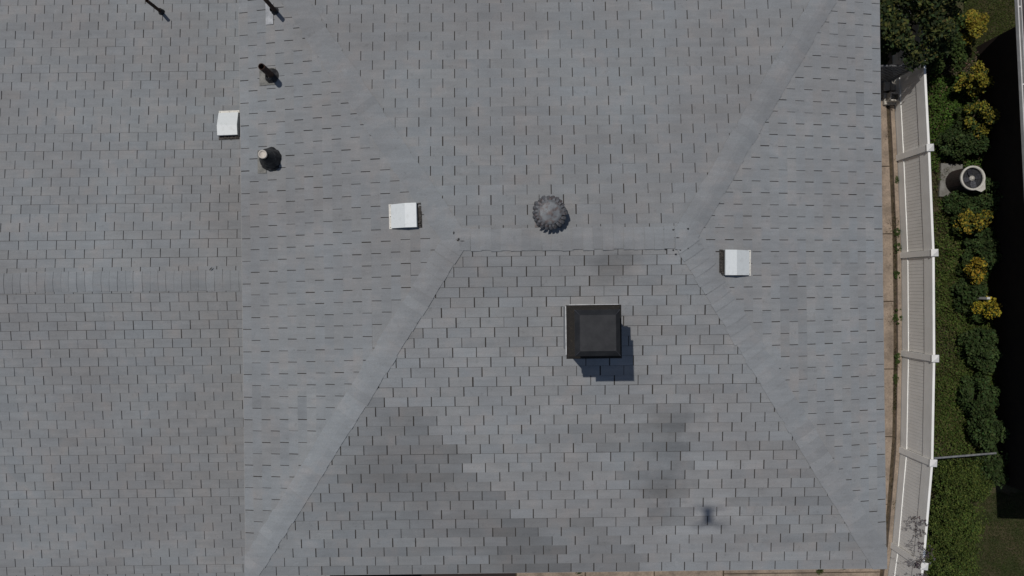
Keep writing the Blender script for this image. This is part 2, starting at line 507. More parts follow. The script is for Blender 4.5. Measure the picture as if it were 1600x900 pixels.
# the 300 tabs nearest to the view stand as pieces of their own
order = sorted([i for i, (wh, r) in enumerate(singles) if wh and r[0] != 'L' and r[7].z < 7.44 and not (0.6 < r[7].x < 1.4 and -1.0 < r[7].y < -0.15)],
               key=lambda i: (singles[i][1][7] - Vector((0, 0, CAMH))).length)[:300]
order = set(order)
sh_mesh = {}
def single_mesh(slope):
    tw, ex = {'S': (0.333, 0.1425), 'N': (0.334, 0.1435), 'W': (0.332, 0.148), 'E': (0.331, 0.1445)}[slope]
    W_ = tw - SLOT * SLOTK[slope]; L_ = ex - GROOVE[slope] * 0.8
    vs = [(0, 0, 0), (W_, 0, 0), (W_, L_, 0), (0, L_, 0), (0, 0, HB), (W_, 0, HB), (W_, L_, HT), (0, L_, HT)]
    me = MB().add(vs, [(4, 5, 6, 7), (0, 1, 5, 4), (1, 2, 6, 5), (3, 0, 4, 7), (2, 3, 7, 6)]).mesh('shingle')
    me.materials.append(M['shingle'])
    a = me.color_attributes.new('tone', 'FLOAT_COLOR', 'POINT')
    a.data.foreach_set('color', [1.0] * (4 * len(me.vertices)))
    return me
for i, (wh, r) in enumerate(singles):
    slope, frame, pl, v0, v1, hb, t, ctr, (u0, u1), rr, vv = r
    tint = (t * (1 + (rr - 0.5) * 0.03), t, t * (1 - (rr - 0.5) * 0.03))
    if i in order:
        if slope not in sh_mesh: sh_mesh[slope] = single_mesh(slope)
        o = bpy.data.objects.new('shingle', sh_mesh[slope])
        COL.objects.link(o)
        o.parent = slopes[slope]
        o.matrix_local = frame @ Matrix.Translation((u0, v0, (rr - 0.5) * 0.003)) @ Matrix.Rotation((rr - 0.5) * 0.006, 4, 'Z')
        o.color = (*tint, 1)
        continue
    n = len(pl); b0 = len(field_v)
    for k_ in (0, 1):
        for p in pl:
            z = 0.0 if k_ == 0 else HT + (hb - HT) * (v1 - p[1]) / (v1 - v0)
            field_v.append(tuple(frame @ Vector((p[0], p[1], z))))
            field_t.extend((*tint, 1.0))
    field_f.append(tuple(b0 + n + j for j in range(n)))
    for j in range(n):
        q = (j + 1) % n
        field_f.append((b0 + j, b0 + q, b0 + n + q, b0 + n + j))
me = bpy.data.meshes.new('shingle_field')
me.from_pydata(field_v, [], field_f); me.update()
a = me.color_attributes.new('tone', 'FLOAT_COLOR', 'POINT')
a.data.foreach_set('color', field_t)
fo = link('shingle_field', me, house, M['shingle'], HO)
tag(fo, 'grey three tab shingles over the rest of the roof', kind='stuff')

# ridge and hip caps
def cap_mesh(kl, kr, width=0.31, expo=0.14, rad=0.05, step=0.012):
    """bent cap piece; y runs down the line, x across; kl, kr are the falls either side"""
    xs = [-width / 2, -width / 3, -rad, -rad / 2, 0, rad / 2, rad, width / 3, width / 2]
    L = expo + 0.012
    top = []
    def h(x):
        k_ = kl if x < 0 else kr
        ax = abs(x)
        q = -k_ * ax
        if ax < rad: q = -k_ * (ax * ax / (2 * rad) + rad / 2)
        return q
    vs = []
    for (y, z0) in ((0, 0.014), (L, 0.014 + step)):
        for x in xs:
            vs.append((x, y, h(x) + z0))
    for (y, z0) in ((0, 0.0), (L, 0.0)):
        for x in xs:
            vs.append((x, y, h(x) + z0))
    n = len(xs); fs = []
    for i in range(n - 1):
        fs.append((i, i + 1, n + i + 1, n + i))
        fs.append((n + i, n + i + 1, 3 * n + i + 1, 3 * n + i))
    fs.append((0, n, 3 * n, 2 * n)); fs.append((n - 1, 3 * n - 1, 4 * n - 1, 2 * n - 1))
    me = MB().add(vs, fs).mesh('ridge_cap')
    for p in me.polygons: p.use_smooth = False
    me.materials.append(M['shingle'])
    a = me.color_attributes.new('tone', 'FLOAT_COLOR', 'POINT')
    a.data.foreach_set('color', [1.0] * (4 * len(me.vertices)))
    return me

def caps(p0, p1, falls, expo=0.14, width=0.31, tone=1.0, seed=1, cut=None):
    p0, p1 = Vector(p0), Vector(p1)
    d = (p1 - p0); Ln = d.length; d.normalize()
    x = d.cross(Vector((0, 0, 1))).normalized()
    z = x.cross(d).normalized()
    me = cap_mesh(falls[0], falls[1], width, expo, step=0.006 if expo < 0.135 else 0.012)
    rnd = random.Random(seed)
    n = int(Ln / expo) + (1 if cut else 0)
    for i in range(n):
        m = Matrix.Identity(4)
        for c_, q in enumerate((x, d, z)):
            for r_ in range(3): m[r_][c_] = q[r_]
        m.translation = p0 + d * (i * expo + rnd.uniform(-0.008, 0.008)) + z * rnd.uniform(0, 0.004) + x * rnd.uniform(-0.011, 0.011)
        m = m @ Matrix.Rotation(rnd.uniform(-0.03, 0.03), 4, 'Z')
        mc = me
        if cut and i >= n - 3:
            bmm = bmesh.new(); bmm.from_mesh(me); bmm.transform(m)
            for co, no in (((WX - 0.012, 0, 0), (-1, 0, 0)), ((EX + 0.012, 0, 0), (1, 0, 0)), ((0, SY - 0.012, 0), (0, -1, 0)), ((0, NY + 0.012, 0), (0, 1, 0))):
                bmesh.ops.bisect_plane(bmm, geom=bmm.verts[:] + bmm.edges[:] + bmm.faces[:], plane_co=co, plane_no=no, clear_outer=True)
            bmm.transform(m.inverted())
            if not len(bmm.faces): bmm.free(); continue
            mc = bpy.data.meshes.new('ridge_cap'); bmm.to_mesh(mc); bmm.free(); mc.materials.append(M['shingle'])
        o = bpy.data.objects.new('ridge_cap', mc)
        COL.objects.link(o); o.parent = house
        o.matrix_local = HO @ m
        t = tone * (1 + rnd.gauss(0, 0.032))
        o.color = (t * 0.99, t, t * 1.01, 1)

def hip(p0, p1, gl, gr, **kw):
    """falls computed from the two slopes' gradients (drop per metre) left and right of the line"""
    d = Vector((p1[0] - p0[0], p1[1] - p0[1])).normalized()
    right = Vector((d.y, -d.x))       # x axis of the cap = right of travel
    tot = Vector(p1) - Vector(p0)
    rate = -tot.z / Vector((tot.x, tot.y)).length
    dr = max(0.0, Vector(gr).dot(right)); dl = max(0.0, Vector(gl).dot(-right))
    caps(p0, p1, (dl, dr), cut=True, **kw)

sW = (ZR - ZE) / (RX0 - WX); sE = (ZR - ZE) / (EX - RX1); sS = (ZR - ZE) / (RY - SY)
GS, GN, GW, GE = (0, -sS), (0, sS), (-sW, 0), (sE, 0)
hip((RX0, RY, ZR), (WX, SY, ZE), GS, GW, tone=1.05, seed=3, width=0.34)
hip((RX0, RY, ZR), (WX, NY, ZE), GW, GN, tone=0.965, seed=4, width=0.34)
hip((RX1, RY, ZR), (EX, SY, ZE), GE, GS, tone=1.06, seed=5, width=0.34)
hip((RX1, RY, ZR), (EX, NY, ZE), GN, GE, tone=0.98, seed=6, width=0.34)
caps((RX1 + 0.02, RY, ZR + 0.006), (RX0 - 0.02, RY, ZR + 0.006), (sS, sN) if False else (sS, sS), tone=1.03, seed=8, width=0.31)
caps((LX0, LRY, LZR), (-3.3, LRY, LZR), (LSL, LSL), expo=0.129, width=0.325, tone=0.97, seed=9)

# black sealant dabs and stray bits by the ridge ends
def dab(x, y, sx, sy, z, rot=0):
    p = at(x, y, z)
    mb = MB(); rnd = random.Random(int(x * 7 + y))
    n = 9
    vs = [(0, 0, 0.010)] + [(sx * math.cos(t) * rnd.uniform(.7, 1.2), sy * math.sin(t) * rnd.uniform(.7, 1.2), 0.0) for t in [2 * math.pi * i / n for i in range(n)]]
    mb.add(vs, [(0, 1 + i, 1 + (i + 1) % n) for i in range(n)], True)
    mb.build('sealant_dab', M['tar'], house, HO @ Matrix.Translation(p) @ Matrix.Rotation(rot, 4, 'Z'))
def roofz(x, y):
    """surface height of the main roof under pixel x, y"""
    z = ZR
    for _ in range(4):
        p = at(x, y, z)
        z = ZR - max(0, sS * abs(p.y - RY), sW * (RX0 - p.x), sE * (p.x - RX1))
    return z
for x, y, a_, b_ in ((709, 364, .010, .022), (717, 374, .018, .022), (722, 376.5, .035, .007), (1038, 358, .012, .016), (1052, 359, .016, .012),
                     (1075, 357.5, .016, .014), (1058, 371.5, .040, .013), (1040, 389.5, .016, .012), (1052, 390.5, .014, .011), (1075, 388, .012, .012),
                     (1063, 391, .013, .009), (1056, 397, .018, .011)):
    dab(x, y, a_, b_, roofz(x, y) + 0.026)
def lowz(x, y):
    z = LZR
    for _ in range(4):
        p = at(x, y, z); z = LZR - LSL * abs(p.y - LRY)
    return z
dab(329, 420, .035, .010, LZR + 0.03, 0.8)

# walls, fascia
wb = MB().box(((WX + EX) / 2, (SY + NY) / 2, 3.2), (EX - WX - 0.9, NY - SY - 0.9, 6.4))
wb.build('wall', M['wall'], house, HO)
wl = MB().box(((LX0 + WX) / 2 + 0.45, (LSY + LNY) / 2, 2.25), (WX - LX0 + 0.1, LNY - LSY - 0.9, 4.5))
wo = wl.build('wall', M['dark_brick'], house, HO); wo['label'] = 'dark wall below the lower wing'
fb = MB()
for (a_, b_, c_, d_) in ((WX - 0.012, SY - 0.012, EX + 0.012, SY + 0.012), (WX - 0.012, NY - 0.012, EX + 0.012, NY + 0.012)):
    fb.box(((a_ + c_) / 2, (b_ + d_) / 2, ZE - 0.095), (c_ - a_, d_ - b_, 0.17))
for xx in (WX, EX):
    fb.box((xx, (SY + NY) / 2, ZE - 0.095), (0.024, NY - SY - 0.03, 0.17))
fb.build('fascia', M['trim'], house, HO)
sf = MB().box(((WX + EX) / 2, (SY + NY) / 2, ZE - 0.19), (EX - WX - 0.05, NY - SY - 0.05, 0.02))
sf.build('soffit', M['trim'], house, HO)
gb = MB()
for ey, ez in ((LSY, zLS), (LNY, zLN)):
    gb.box(((LX0 + LX1) / 2, ey, ez - 0.10), (LX1 - LX0, 0.03, 0.15))
gb.build('fascia', M['trim'], house, HO)

# chimney: shaft, chase cover, rain cap
ch = MB().box((0, 0, 0), (0.60, 0.585, 1.75), None)
CX, CY, CZ = 1.01, -0.556, 7.27
chim = ch.build('chimney', M['galv'], house, HO @ Matrix.Translation((CX, CY, CZ + 1.33 - 0.875)))
chim['label'] = 'square dark metal chimney standing on the front slope'
cv = MB()
cv.box((0, 0, 0), (0.685, 0.665, 0.05), None, 0.012)
cv.box((0.0, 0.0, 0.035), (0.64, 0.62, 0.02), None, 0.01)
rs = random.Random(5)
cv.build('chase_cover', M['rust'], chim, Matrix.Translation((0, 0, 0.885)))
lp = MB().box((-0.349, 0.02, 0), (0.013, 0.60, 0.06)).box((0.0, 0.339, 0), (0.62, 0.008, 0.06))
lp.build('drip_edge', M['galv'], chim, Matrix.Translation((0, 0, 0.88)))
cp = MB()
for sx in (-1, 1):
    for sy in (-1, 1):
        cp.box((sx * 0.19, sy * 0.19, 0.10), (0.02, 0.02, 0.50))
cp.lathe([(0.13, 0), (0.13, 0.25)], 16)
cp.build('cap_legs', M['black_metal'], chim, Matrix.Translation((0.01, 0.01, 0.93)))
rc = MB()
o_, i_ = 0.268, 0.212
vs = [(sx * o_, sy * (o_ + .006), 0.0) for sx, sy in ((-1, -1), (1, -1), (1, 1), (-1, 1))] + [(sx * o_, sy * (o_ + .006), 0.035) for sx, sy in ((-1, -1), (1, -1), (1, 1), (-1, 1))] + \
     [(sx * i_, sy * i_, 0.095) for sx, sy in ((-1, -1), (1, -1), (1, 1), (-1, 1))] + [(0, 0, 0.0965)]
fs = [(3, 2, 1, 0)] + [(i, (i + 1) % 4, 4 + (i + 1) % 4, 4 + i) for i in range(4)] + [(4 + i, 4 + (i + 1) % 4, 8 + (i + 1) % 4, 8 + i) for i in range(4)] + [(8 + i, 8 + (i + 1) % 4, 12) for i in range(4)]
rc.add(vs, fs)
rc.build('rain_cap', M['black_metal'], chim, Matrix.Translation((-0.005, 0.014, 1.37)))
# seams over the cap's mitres
sm = MB()
for sx, sy in ((-1, -1), (1, -1), (1, 1), (-1, 1)):
    sm.tube((sx * o_, sy * (o_ + .006), 0.036), (sx * i_, sy * i_, 0.096), 0.005, 0.004, 6)
sm.build('seam', M['fan'], chim, Matrix.Translation((-0.005, 0.014, 1.37)))
fl = MB().box((0, 0, 0), (0.71, 0.70, 0.016))
fl.build('flashing', M['galv_old'], chim, Matrix.Translation((0, 0, -0.463)) @ Matrix.Rotation(math.atan(sS), 4, 'X'))

# ------------------------------------------------------------------ things on the roof
def slope_matrix(x, y, which):
    if which == 'low':
        z = lowz(x, y); p = at(x, y, z)
        nrm = Vector((0, math.copysign(LSL, p.y - LRY), 1)).normalized()
    else:
        z = roofz(x, y); p = at(x, y, z)
        g_ = {'S': GS, 'N': GN, 'W': GW, 'E': GE}[which]
        nrm = Vector((g_[0], g_[1], 1)).normalized()
    return p, nrm

def box_vent(x, y, which, width, label):
    """hooded roof vent; local +y points down the slope"""
    p, n = slope_matrix(x, y, which)
    down = Vector((n.x, n.y, 0)).normalized()
    yv = (down - n * down.dot(n)).normalized(); xv = yv.cross(n).normalized()
    m = Matrix.Identity(4)
    for c_, q in enumerate((xv, yv, n)):
        for r_ in range(3): m[r_][c_] = q[r_]
    m.translation = p
    t = empty('roof_vent'); t.matrix_world = m @ Matrix.Rotation(math.radians({'W': 0.8, 'E': -0.9, 'low': 1.6}[which]), 4, 'Z')
    tag(t, label, 'roof vent', 'white metal box vents on the roof')
    W2 = width / 2
    y0, y1, y2, y3 = 0.235, 0.215, -0.03, -0.185
    prof = [(y1, 0.035), (y1 - 0.006, 0.060), (y2, 0.135), (y3, 0.105), (y3 - 0.003, 0.085)]
    hb = MB()
    vs = []
    for (yy_, zz) in prof:
        vs += [(-W2 * (0.985 if yy_ > y2 else 1.0), yy_, zz), (W2 * (0.985 if yy_ > y2 else 1.0), yy_, zz)]
    fs = [(2 * i, 2 * i + 1, 2 * i + 3, 2 * i + 2) for i in range(len(prof) - 1)]
    hb.add(vs, fs)
    for sx in (-1, 1):
        side = [(sx * W2 * 0.98, yy_, zz - 0.002) for yy_, zz in prof] + [(sx * W2 * 0.98, y3, 0.018), (sx * W2 * 0.98, y1, 0.018)]
        hb.add(side, [tuple(range(len(side)))] if sx > 0 else [tuple(range(len(side) - 1, -1, -1))])
    hb.add([(-W2, y1, 0.018), (W2, y1, 0.018), (W2, y1, 0.037), (-W2, y1, 0.037)], [(0, 1, 2, 3)])
    hb.build('hood', M['vent_white'], t)
    fl_ = MB().box((0, y1 + 0.02, 0.018), (width + 0.01, 0.045, 0.008)); fl_.build('flange', M['fibre'], t)
    ms = MB().box((0, y3 + 0.006, 0.055), (width - 0.03, 0.004, 0.085)).build('screen', M['mesh_dark'], t)
    rnd = random.Random(int(x))
    tb = MB()
    for i in range(26):
        xx = -W2 + width * (i + .5) / 26
        tb.box((xx, y3 - 0.024 + rnd.uniform(-.006, .006), 0.018), (0.014, 0.030, 0.016 + rnd.uniform(0, 0.02)), Matrix.Rotation(rnd.uniform(-.2, .2), 4, 'Y'))
    tb.box((0, y3 - 0.022, 0.014), (width + 0.01, 0.05, 0.01))
    tb.build('screen_edging', M['mesh_dark'], t)
    sc = MB()
    for sx in (-0.9, 0, 0.9):
        sc.tube((sx * W2, y1 + 0.02, 0.021), (sx * W2, y1 + 0.02, 0.028), 0.006, 0.005, 8)
    sc.build('screw', M['rust'], t)
    return t
box_vent(635.5, 337.5, 'W', 0.335, 'white box vent left of the main ridge, dark strip along its right edge')
box_vent(1146.5, 410.5, 'E', 0.350, 'white box vent right of the main ridge, dark strip along its left edge')
box_vent(358.5, 197.0, 'low', 0.325, 'white box vent on the lower wing, tucked against the main roof edge')

def vent_pipe(x, y, which, h, r, collar_r, label, group='black vent pipes', plate=None):
    p, n = slope_matrix(x, y, which)
    t = empty('vent_pipe', p)
    tag(t, label, 'vent pipe', group)
    mb = MB()
    mb.lathe([(r, -0.02), (r, h - 0.01), (r * 0.97, h), (r * 0.80, h), (r * 0.76, h - 0.01), (r * 0.74, h - 0.25), (0.001, h - 0.25)], 18)
    mb.build('pipe', M['pipe'], t)
    rot = Vector((0, 0, 1)).rotation_difference(n).to_matrix().to_4x4()
    rnd = random.Random(int(x + y))
    cb_ = MB().lathe([(collar_r, 0.012), (collar_r * 0.92, 0.03), (collar_r * 0.6, 0.055), (r * 1.35, 0.09), (r * 1.02, 0.11)], 20, None, True, 0.06, rnd)
    cb_.build('collar', M['tar'], t, rot)
    if plate:
        (ax, ay, bx, by, mat) = plate
        MB().box(((ax + bx) / 2, (ay + by) / 2, 0.019), (bx - ax, by - ay, 0.005)).build('flashing', mat, t, rot)
    return t
vent_pipe(425.5, 119, 'W', 0.56, 0.047, 0.115, 'thick black vent pipe on the main roof, between the thin pipe and the stubby pipe', plate=(-0.20, -0.13, 0.06, 0.12, M['flash']))
vent_pipe(430.5, 17.5, 'W', 0.60, 0.030, 0.060, 'black vent pipe with a pale metal flashing at the top edge of the main roof', plate=(-0.15, -0.19, -0.03, 0.12, M['galv']))
vent_pipe(253, 19.5, 'low', 0.60, 0.027, 0.055, 'slim black vent pipe rising alone from the lower wing')
# stubby flue with pale rim in a mound of tar
p, n = slope_matrix(424, 250, 'W')
t = empty('flue_pipe', p + Vector((0.01, 0.01, 0))); tag(t, 'stubby flue pipe with a pale round rim rising from a mound of black tar', 'flue')
rot = Vector((0, 0, 1)).rotation_difference(n).to_matrix().to_4x4()
rnd = random.Random(44)
MB().lathe([(0.180, -0.07), (0.175, 0.012), (0.168, 0.045), (0.150, 0.060), (0.140, 0.10), (0.115, 0.17), (0.088, 0.30), (0.062, 0.38), (0.058, 0.385)], 28, None, True, 0.085, rnd).build('tar_mound', M['tar'], t)
MB().lathe([(0.045, 0.2), (0.052, 0.46)], 20).build('pipe', M['pipe'], t)
MB().lathe([(0.056, 0.44), (0.060, 0.475), (0.060, 0.49), (0.050, 0.492), (0.048, 0.472), (0.001, 0.470)], 24).build('rim', M['plastic'], t)
MB().box((-0.155, -0.03, 0.019), (0.14, 0.34, 0.005)).build('flashing', M['flash'], t, rot)

# turbine vent
p, n = slope_matrix(857.5, 335, 'N')
t = empty('turbine_vent', p, 0.0)
tag(t, 'round weathered metal turbine vent with curved vanes beside the main ridge', 'turbine vent')
rot = Vector((0, 0, 1)).rotation_difference(n).to_matrix().to_4x4()
MB().box((-0.01, 0.0, 0.02), (0.37, 0.37, 0.008)).build('base_plate', M['galv_old'], t, rot)
MB().lathe([(0.15, 0.0), (0.15, 0.16), (0.165, 0.165), (0.165, 0.19)], 24).build('collar', M['galv_old'], t)
NV = 22
turbine_metal = simple('turbine_vane', (0.125, 0.128, 0.138), (0.095, 0.072, 0.070), 16, 0.6, 0.3, 0.3, 0.5, 0.65, 60, 0.25)
vane = MB()
secs = [(0.150, 0.165), (0.200, 0.195), (0.228, 0.245), (0.222, 0.290), (0.190, 0.325), (0.130, 0.345)]
vs, fs = [], []
for i_, (r_, z_) in enumerate(secs):
    for q_, (da, dr) in enumerate(((0.0, 0.012), (0.12, 0.004), (0.235, -0.030))):
        ang = da + (5 - i_) * 0.075
        rr_ = r_ + dr * (0.4 if i_ in (0, 5) else 1.0)
        vs.append((rr_ * math.cos(ang), rr_ * math.sin(ang), z_))
for i_ in range(len(secs) - 1):
    for q_ in range(2):
        a0 = i_ * 3 + q_
        fs.append((a0, a0 + 1, a0 + 4, a0 + 3))
vane.add(vs, fs, False)
vmesh = vane.mesh('vane'); vmesh.materials.append(turbine_metal)
for i in range(NV):
    o = bpy.data.objects.new('vane', vmesh); COL.objects.link(o); o.parent = t
    o.matrix_local = Matrix.Rotation(2 * math.pi * i / NV + R.uniform(-.04, .04), 4, 'Z') @ Matrix.Scale(R.uniform(0.97, 1.04), 4)
MB().lathe([(0.165, 0.335), (0.160, 0.346), (0.12, 0.356), (0.06, 0.360), (0.05, 0.366), (0.02, 0.368), (0.001, 0.368)], 30, None, True, 0.02, random.Random(2)).build('crown_plate', simple('turbine_top', (0.165, 0.175, 0.185), (0.115, 0.095, 0.092), 14, 0.6, 0.3, 0.3, 0.48, 0.62), t)
MB().lathe([(0.12, 0.17), (0.13, 0.26), (0.10, 0.33)], 20).build('core', M['black_metal'], t)

# ------------------------------------------------------------------ fence
fence = empty('vinyl_fence', (fpts[3].x, fpts[3].y, 0))
tag(fence, 'long white vinyl privacy fence of narrow boards beside the house', 'fence')
FI = fence.matrix_world.inverted() if False else Matrix.Translation((-fpts[3].x, -fpts[3].y, 0))
pk_mesh = {}
for a_, b_ in zip(fpts[:-1], fpts[1:]):
    d = (b_ - a_); Ln = d.length; d.normalize()
    ang = math.atan2(d.y, d.x)
    base = FI @ Matrix.Translation((a_.x, a_.y, 0)) @ Matrix.Rotation(ang, 4, 'Z')
    MB().box((Ln / 2, 0, 0.21), (Ln - 0.13, 0.050, 0.30), None, 0.004).build('rail', M['vinyl'], fence, base)
    MB().box((Ln / 2, 0, 1.305), (Ln - 0.13, 0.050, 0.37), None, 0.004).build('rail', M['vinyl'], fence, base)
    n = 28
    pw = (Ln - 0.14) / n
    me = MB().box((0, 0, 0.74), (pw - 0.0038, 0.020, 0.76), None).mesh('picket'); me.materials.append(M['vinyl'])
    for i in range(n):
        o = bpy.data.objects.new('picket', me); COL.objects.link(o); o.parent = fence
        o.matrix_local = base @ Matrix.Translation((0.07 + pw * (i + 0.5), R.uniform(-.0015, .0015), 0))
pm = MB().box((0, 0, 0.76), (0.125, 0.125, 1.52), None).mesh('post'); pm.materials.append(M['vinyl'])
cm = MB().box((0, 0, 0), (0.15, 0.15, 0.03), None, 0.004)
cm.add([(-.07, -.07, .015), (.07, -.07, .015), (.07, .07, .015), (-.07, .07, .015), (0, 0, .055)], [(0, 1, 4), (1, 2, 4), (2, 3, 4), (3, 0, 4)])
cm = cm.mesh('post_cap'); cm.materials.append(simple('post_cap_vinyl', (0.80, 0.80, 0.78), None, 4, 0.4, 0, 0.4, 0.35, 0.65, 40, 0.02, 0.0))
for k, q in enumerate(fpts):
    o = bpy.data.objects.new('post', pm); COL.objects.link(o); o.parent = fence
    dd = (fpts[min(k + 1, len(fpts) - 1)] - fpts[max(k - 1, 0)]).normalized()
    o.matrix_local = FI @ Matrix.Translation((q.x, q.y, 0)) @ Matrix.Rotation(math.atan2(dd.y, dd.x), 4, 'Z')
    c_ = bpy.data.objects.new('post_cap', cm); COL.objects.link(c_); c_.parent = o
    c_.matrix_local = Matrix.Translation((0, 0, 1.535))

# lattice panels
def lattice(name, label, M4, wd, ht, pitch, strip, mat, frame=0.05):
    t = empty(name); t.matrix_world = M4
    tag(t, label, 'lattice')
    fr = MB().box((wd / 2, 0, frame / 2), (wd, 0.03, frame)).box((wd / 2, 0, ht - frame / 2), (wd, 0.03, frame)) if frame else None
    if fr:
        fr.box((frame / 2, 0, ht / 2), (frame, 0.028, ht - 2 * frame)).box((wd - frame / 2, 0, ht / 2), (frame, 0.028, ht - 2 * frame))
        fr.build('frame', mat, t)
    def seg(c0, sgn):
        pts = []
        # line x + sgn*z = c0 clipped to the rectangle
        for x_ in (0, wd):
            z_ = (c0 - x_) * sgn
            if -1e-6 <= z_ <= ht + 1e-6: pts.append((x_, z_))
        for z_ in (0, ht):
            x_ = c0 - sgn * z_
            if 0 < x_ < wd: pts.append((x_, z_))
        return pts[:2] if len(pts) >= 2 else None
    k_ = 0
    for sgn, yo in ((1, -0.004), (-1, 0.004)):
        c0 = (-ht if sgn < 0 else 0) + pitch * 0.5
        while c0 < wd + (ht if sgn > 0 else 0):
            s_ = seg(c0, sgn)
            if s_:
                (xa, za), (xb, zb) = s_
                L_ = math.hypot(xb - xa, zb - za)
                if L_ > 0.04:
                    mm = Matrix.Translation(((xa + xb) / 2, yo, (za + zb) / 2)) @ Matrix.Rotation(-math.atan2(zb - za, xb - xa), 4, 'Y')
                    MB().box((0, 0, 0), (L_, 0.006, strip)).build('lattice_strip', mat, t, mm)
            c0 += pitch
    return t
# framed lattice gate across the side passage, from the house wall to the fence
ga = at(1407, 152, 0.0)
gx0 = 5.05; gx1 = fpts[1].x - 0.12
gy = at(1440, 103, 1.5).y
lattice('lattice_gate', 'framed lattice gate across the side passage, tree shade painted into its dark grey', Matrix.Translation((6.9, gy, 0.06)), gx1 - 6.9, 1.5, 0.13, 0.035, M['lattice_dark'], 0.06)
lattice('lattice_gate', 'inner lattice panel between house wall and the shade-painted lattice gate', Matrix.Translation((gx0, gy, 0.06)), 6.86 - gx0, 1.5, 0.13, 0.035, M['vinyl'], 0.10)
# loose piece leaning on the fence
q0 = at(1412, 164, 0.05); q1 = at(1410, 131, 0.05)
lx = Vector((q0.x - q1.x, q0.y - q1.y, 0)).normalized(); lz = Vector((0.19, 0.03, 0.9)).normalized(); ly = lz.cross(lx).normalized()
mL = Matrix.Identity(4)
for c_, q in enumerate((lx, ly, lz)):
    for r_ in range(3): mL[r_][c_] = q[r_]
mL.translation = (q1.x - 0.07, q1.y, 0.05)
lattice('loose_lattice', 'loose white lattice scrap leaning on the fence beside the concrete block', mL, 0.46, 0.80, 0.115, 0.034, M['vinyl'], 0.0)

# concrete block and pavers
def cinder(name, c, rz, label):
    t = empty(name, c, rz); tag(t, label, 'concrete block')
    mb = MB()
    L_, W_, H_ = 0.39, 0.19, 0.19
    for y_ in (-W_ / 2 + 0.016, W_ / 2 - 0.016): mb.box((0, y_, H_ / 2), (L_, 0.032, H_))
    for x_ in (-L_ / 2 + 0.016, 0, L_ / 2 - 0.016): mb.box((x_, 0, H_ / 2 - 0.001), (0.032, W_ - 0.064, H_ - 0.002))
    mb.build('block_shell', M['block'], t)
    return t
b_ = at(1404.5, 151, 0.33)
cinder('cinder_block', (b_.x, b_.y, 0.15), math.radians(-3), 'grey hollow concrete block with two open cells by the fence foot')
o = MB().box((0, 0, 0), (0.44, 0.26, 0.10), None, 0.008).build('concrete_paver', M['block'], None, Matrix.Translation((b_.x - 0.02, b_.y, 0.097)))
tag(o, 'flat concrete paver under the hollow block', 'paver')
b2 = at(1396, 133, 0.15)
for k in range(3):
    o = MB().box((0, 0, 0), (0.12, 0.24, 0.12), None, 0.008).build('brick', M['block'], None, Matrix.Translation((b2.x - 0.14 + k * 0.13, b2.y, 0.11)) @ Matrix.Rotation(R.uniform(-.05, .05), 4, 'Z'))
    tag(o, ['leftmost grey brick behind the hollow block', 'middle grey brick behind the hollow block', 'rightmost grey brick behind the hollow block, nearest the lattice'][k], 'brick', 'grey bricks behind the block')

# ------------------------------------------------------------------ neighbour's house
na = at(1524, 74, 0.0)
nh = empty('neighbour_house', (na.x, na.y, 0), math.radians(2.1))
tag(nh, 'dark brown single storey house at the right edge behind the shrubs', 'house')
NL = 9.65
MB().box((3.5, -NL / 2, 1.25), (7.0, NL, 2.5)).build('wall', M['dark_brick'], nh)
# roof: a low slope rising to the right, running past the wall end
rv = []
x0, x1 = -0.485, 4.2
ys0, ys1 = 0.42, -NL - 0.15
rb = MB()
rb.add([(x0, ys1, 2.60), (x1, ys1, 3.9), (x1, ys0, 3.9), (x0, ys0, 2.60), (x0, ys1, 2.5), (x1, ys1, 3.8), (x1, ys0, 3.8), (x0, ys0, 2.5)],
       [(0, 1, 2, 3), (7, 6, 5, 4), (0, 4, 5, 1), (1, 5, 6, 2), (2, 6, 7, 3), (3, 7, 4, 0)])
rof = rb.build('roof', M['brown_roof'], nh)
st = MB()
rnd = random.Random(3)
for i in range(10):
    xa = x0 + 0.02 + i * 0.19
    za = 2.60 + (xa - x0) * 0.27
    y_ = ys1
    while y_ < ys0 - 0.2:
        st.box((0, 0, 0), (0.20, 0.32, 0.02), Matrix.Translation((xa + 0.1, y_ + 0.17, za + 0.045)) @ Matrix.Rotation(-math.atan(0.20), 4, 'Y'))
        y_ += 0.335
so = st.build('roof_tiles', M['brown_roof'], rof); so['kind'] = 'stuff'
gt = MB().box((x0 - 0.055, (ys0 + ys1) / 2, 2.55), (0.022, ys0 - ys1, 0.10)).box((x0 - 0.03, (ys0 + ys1) / 2, 2.505), (0.05, ys0 - ys1, 0.01)).box((x0 - 0.005, (ys0 + ys1) / 2, 2.56), (0.012, ys0 - ys1, 0.12))
for y_ in (0.1, -1.4, -4, -6.5, -9): gt.box((x0 - 0.03, y_, 2.59), (0.06, 0.03, 0.012))
gt.build('gutter', M['gutter'], nh)

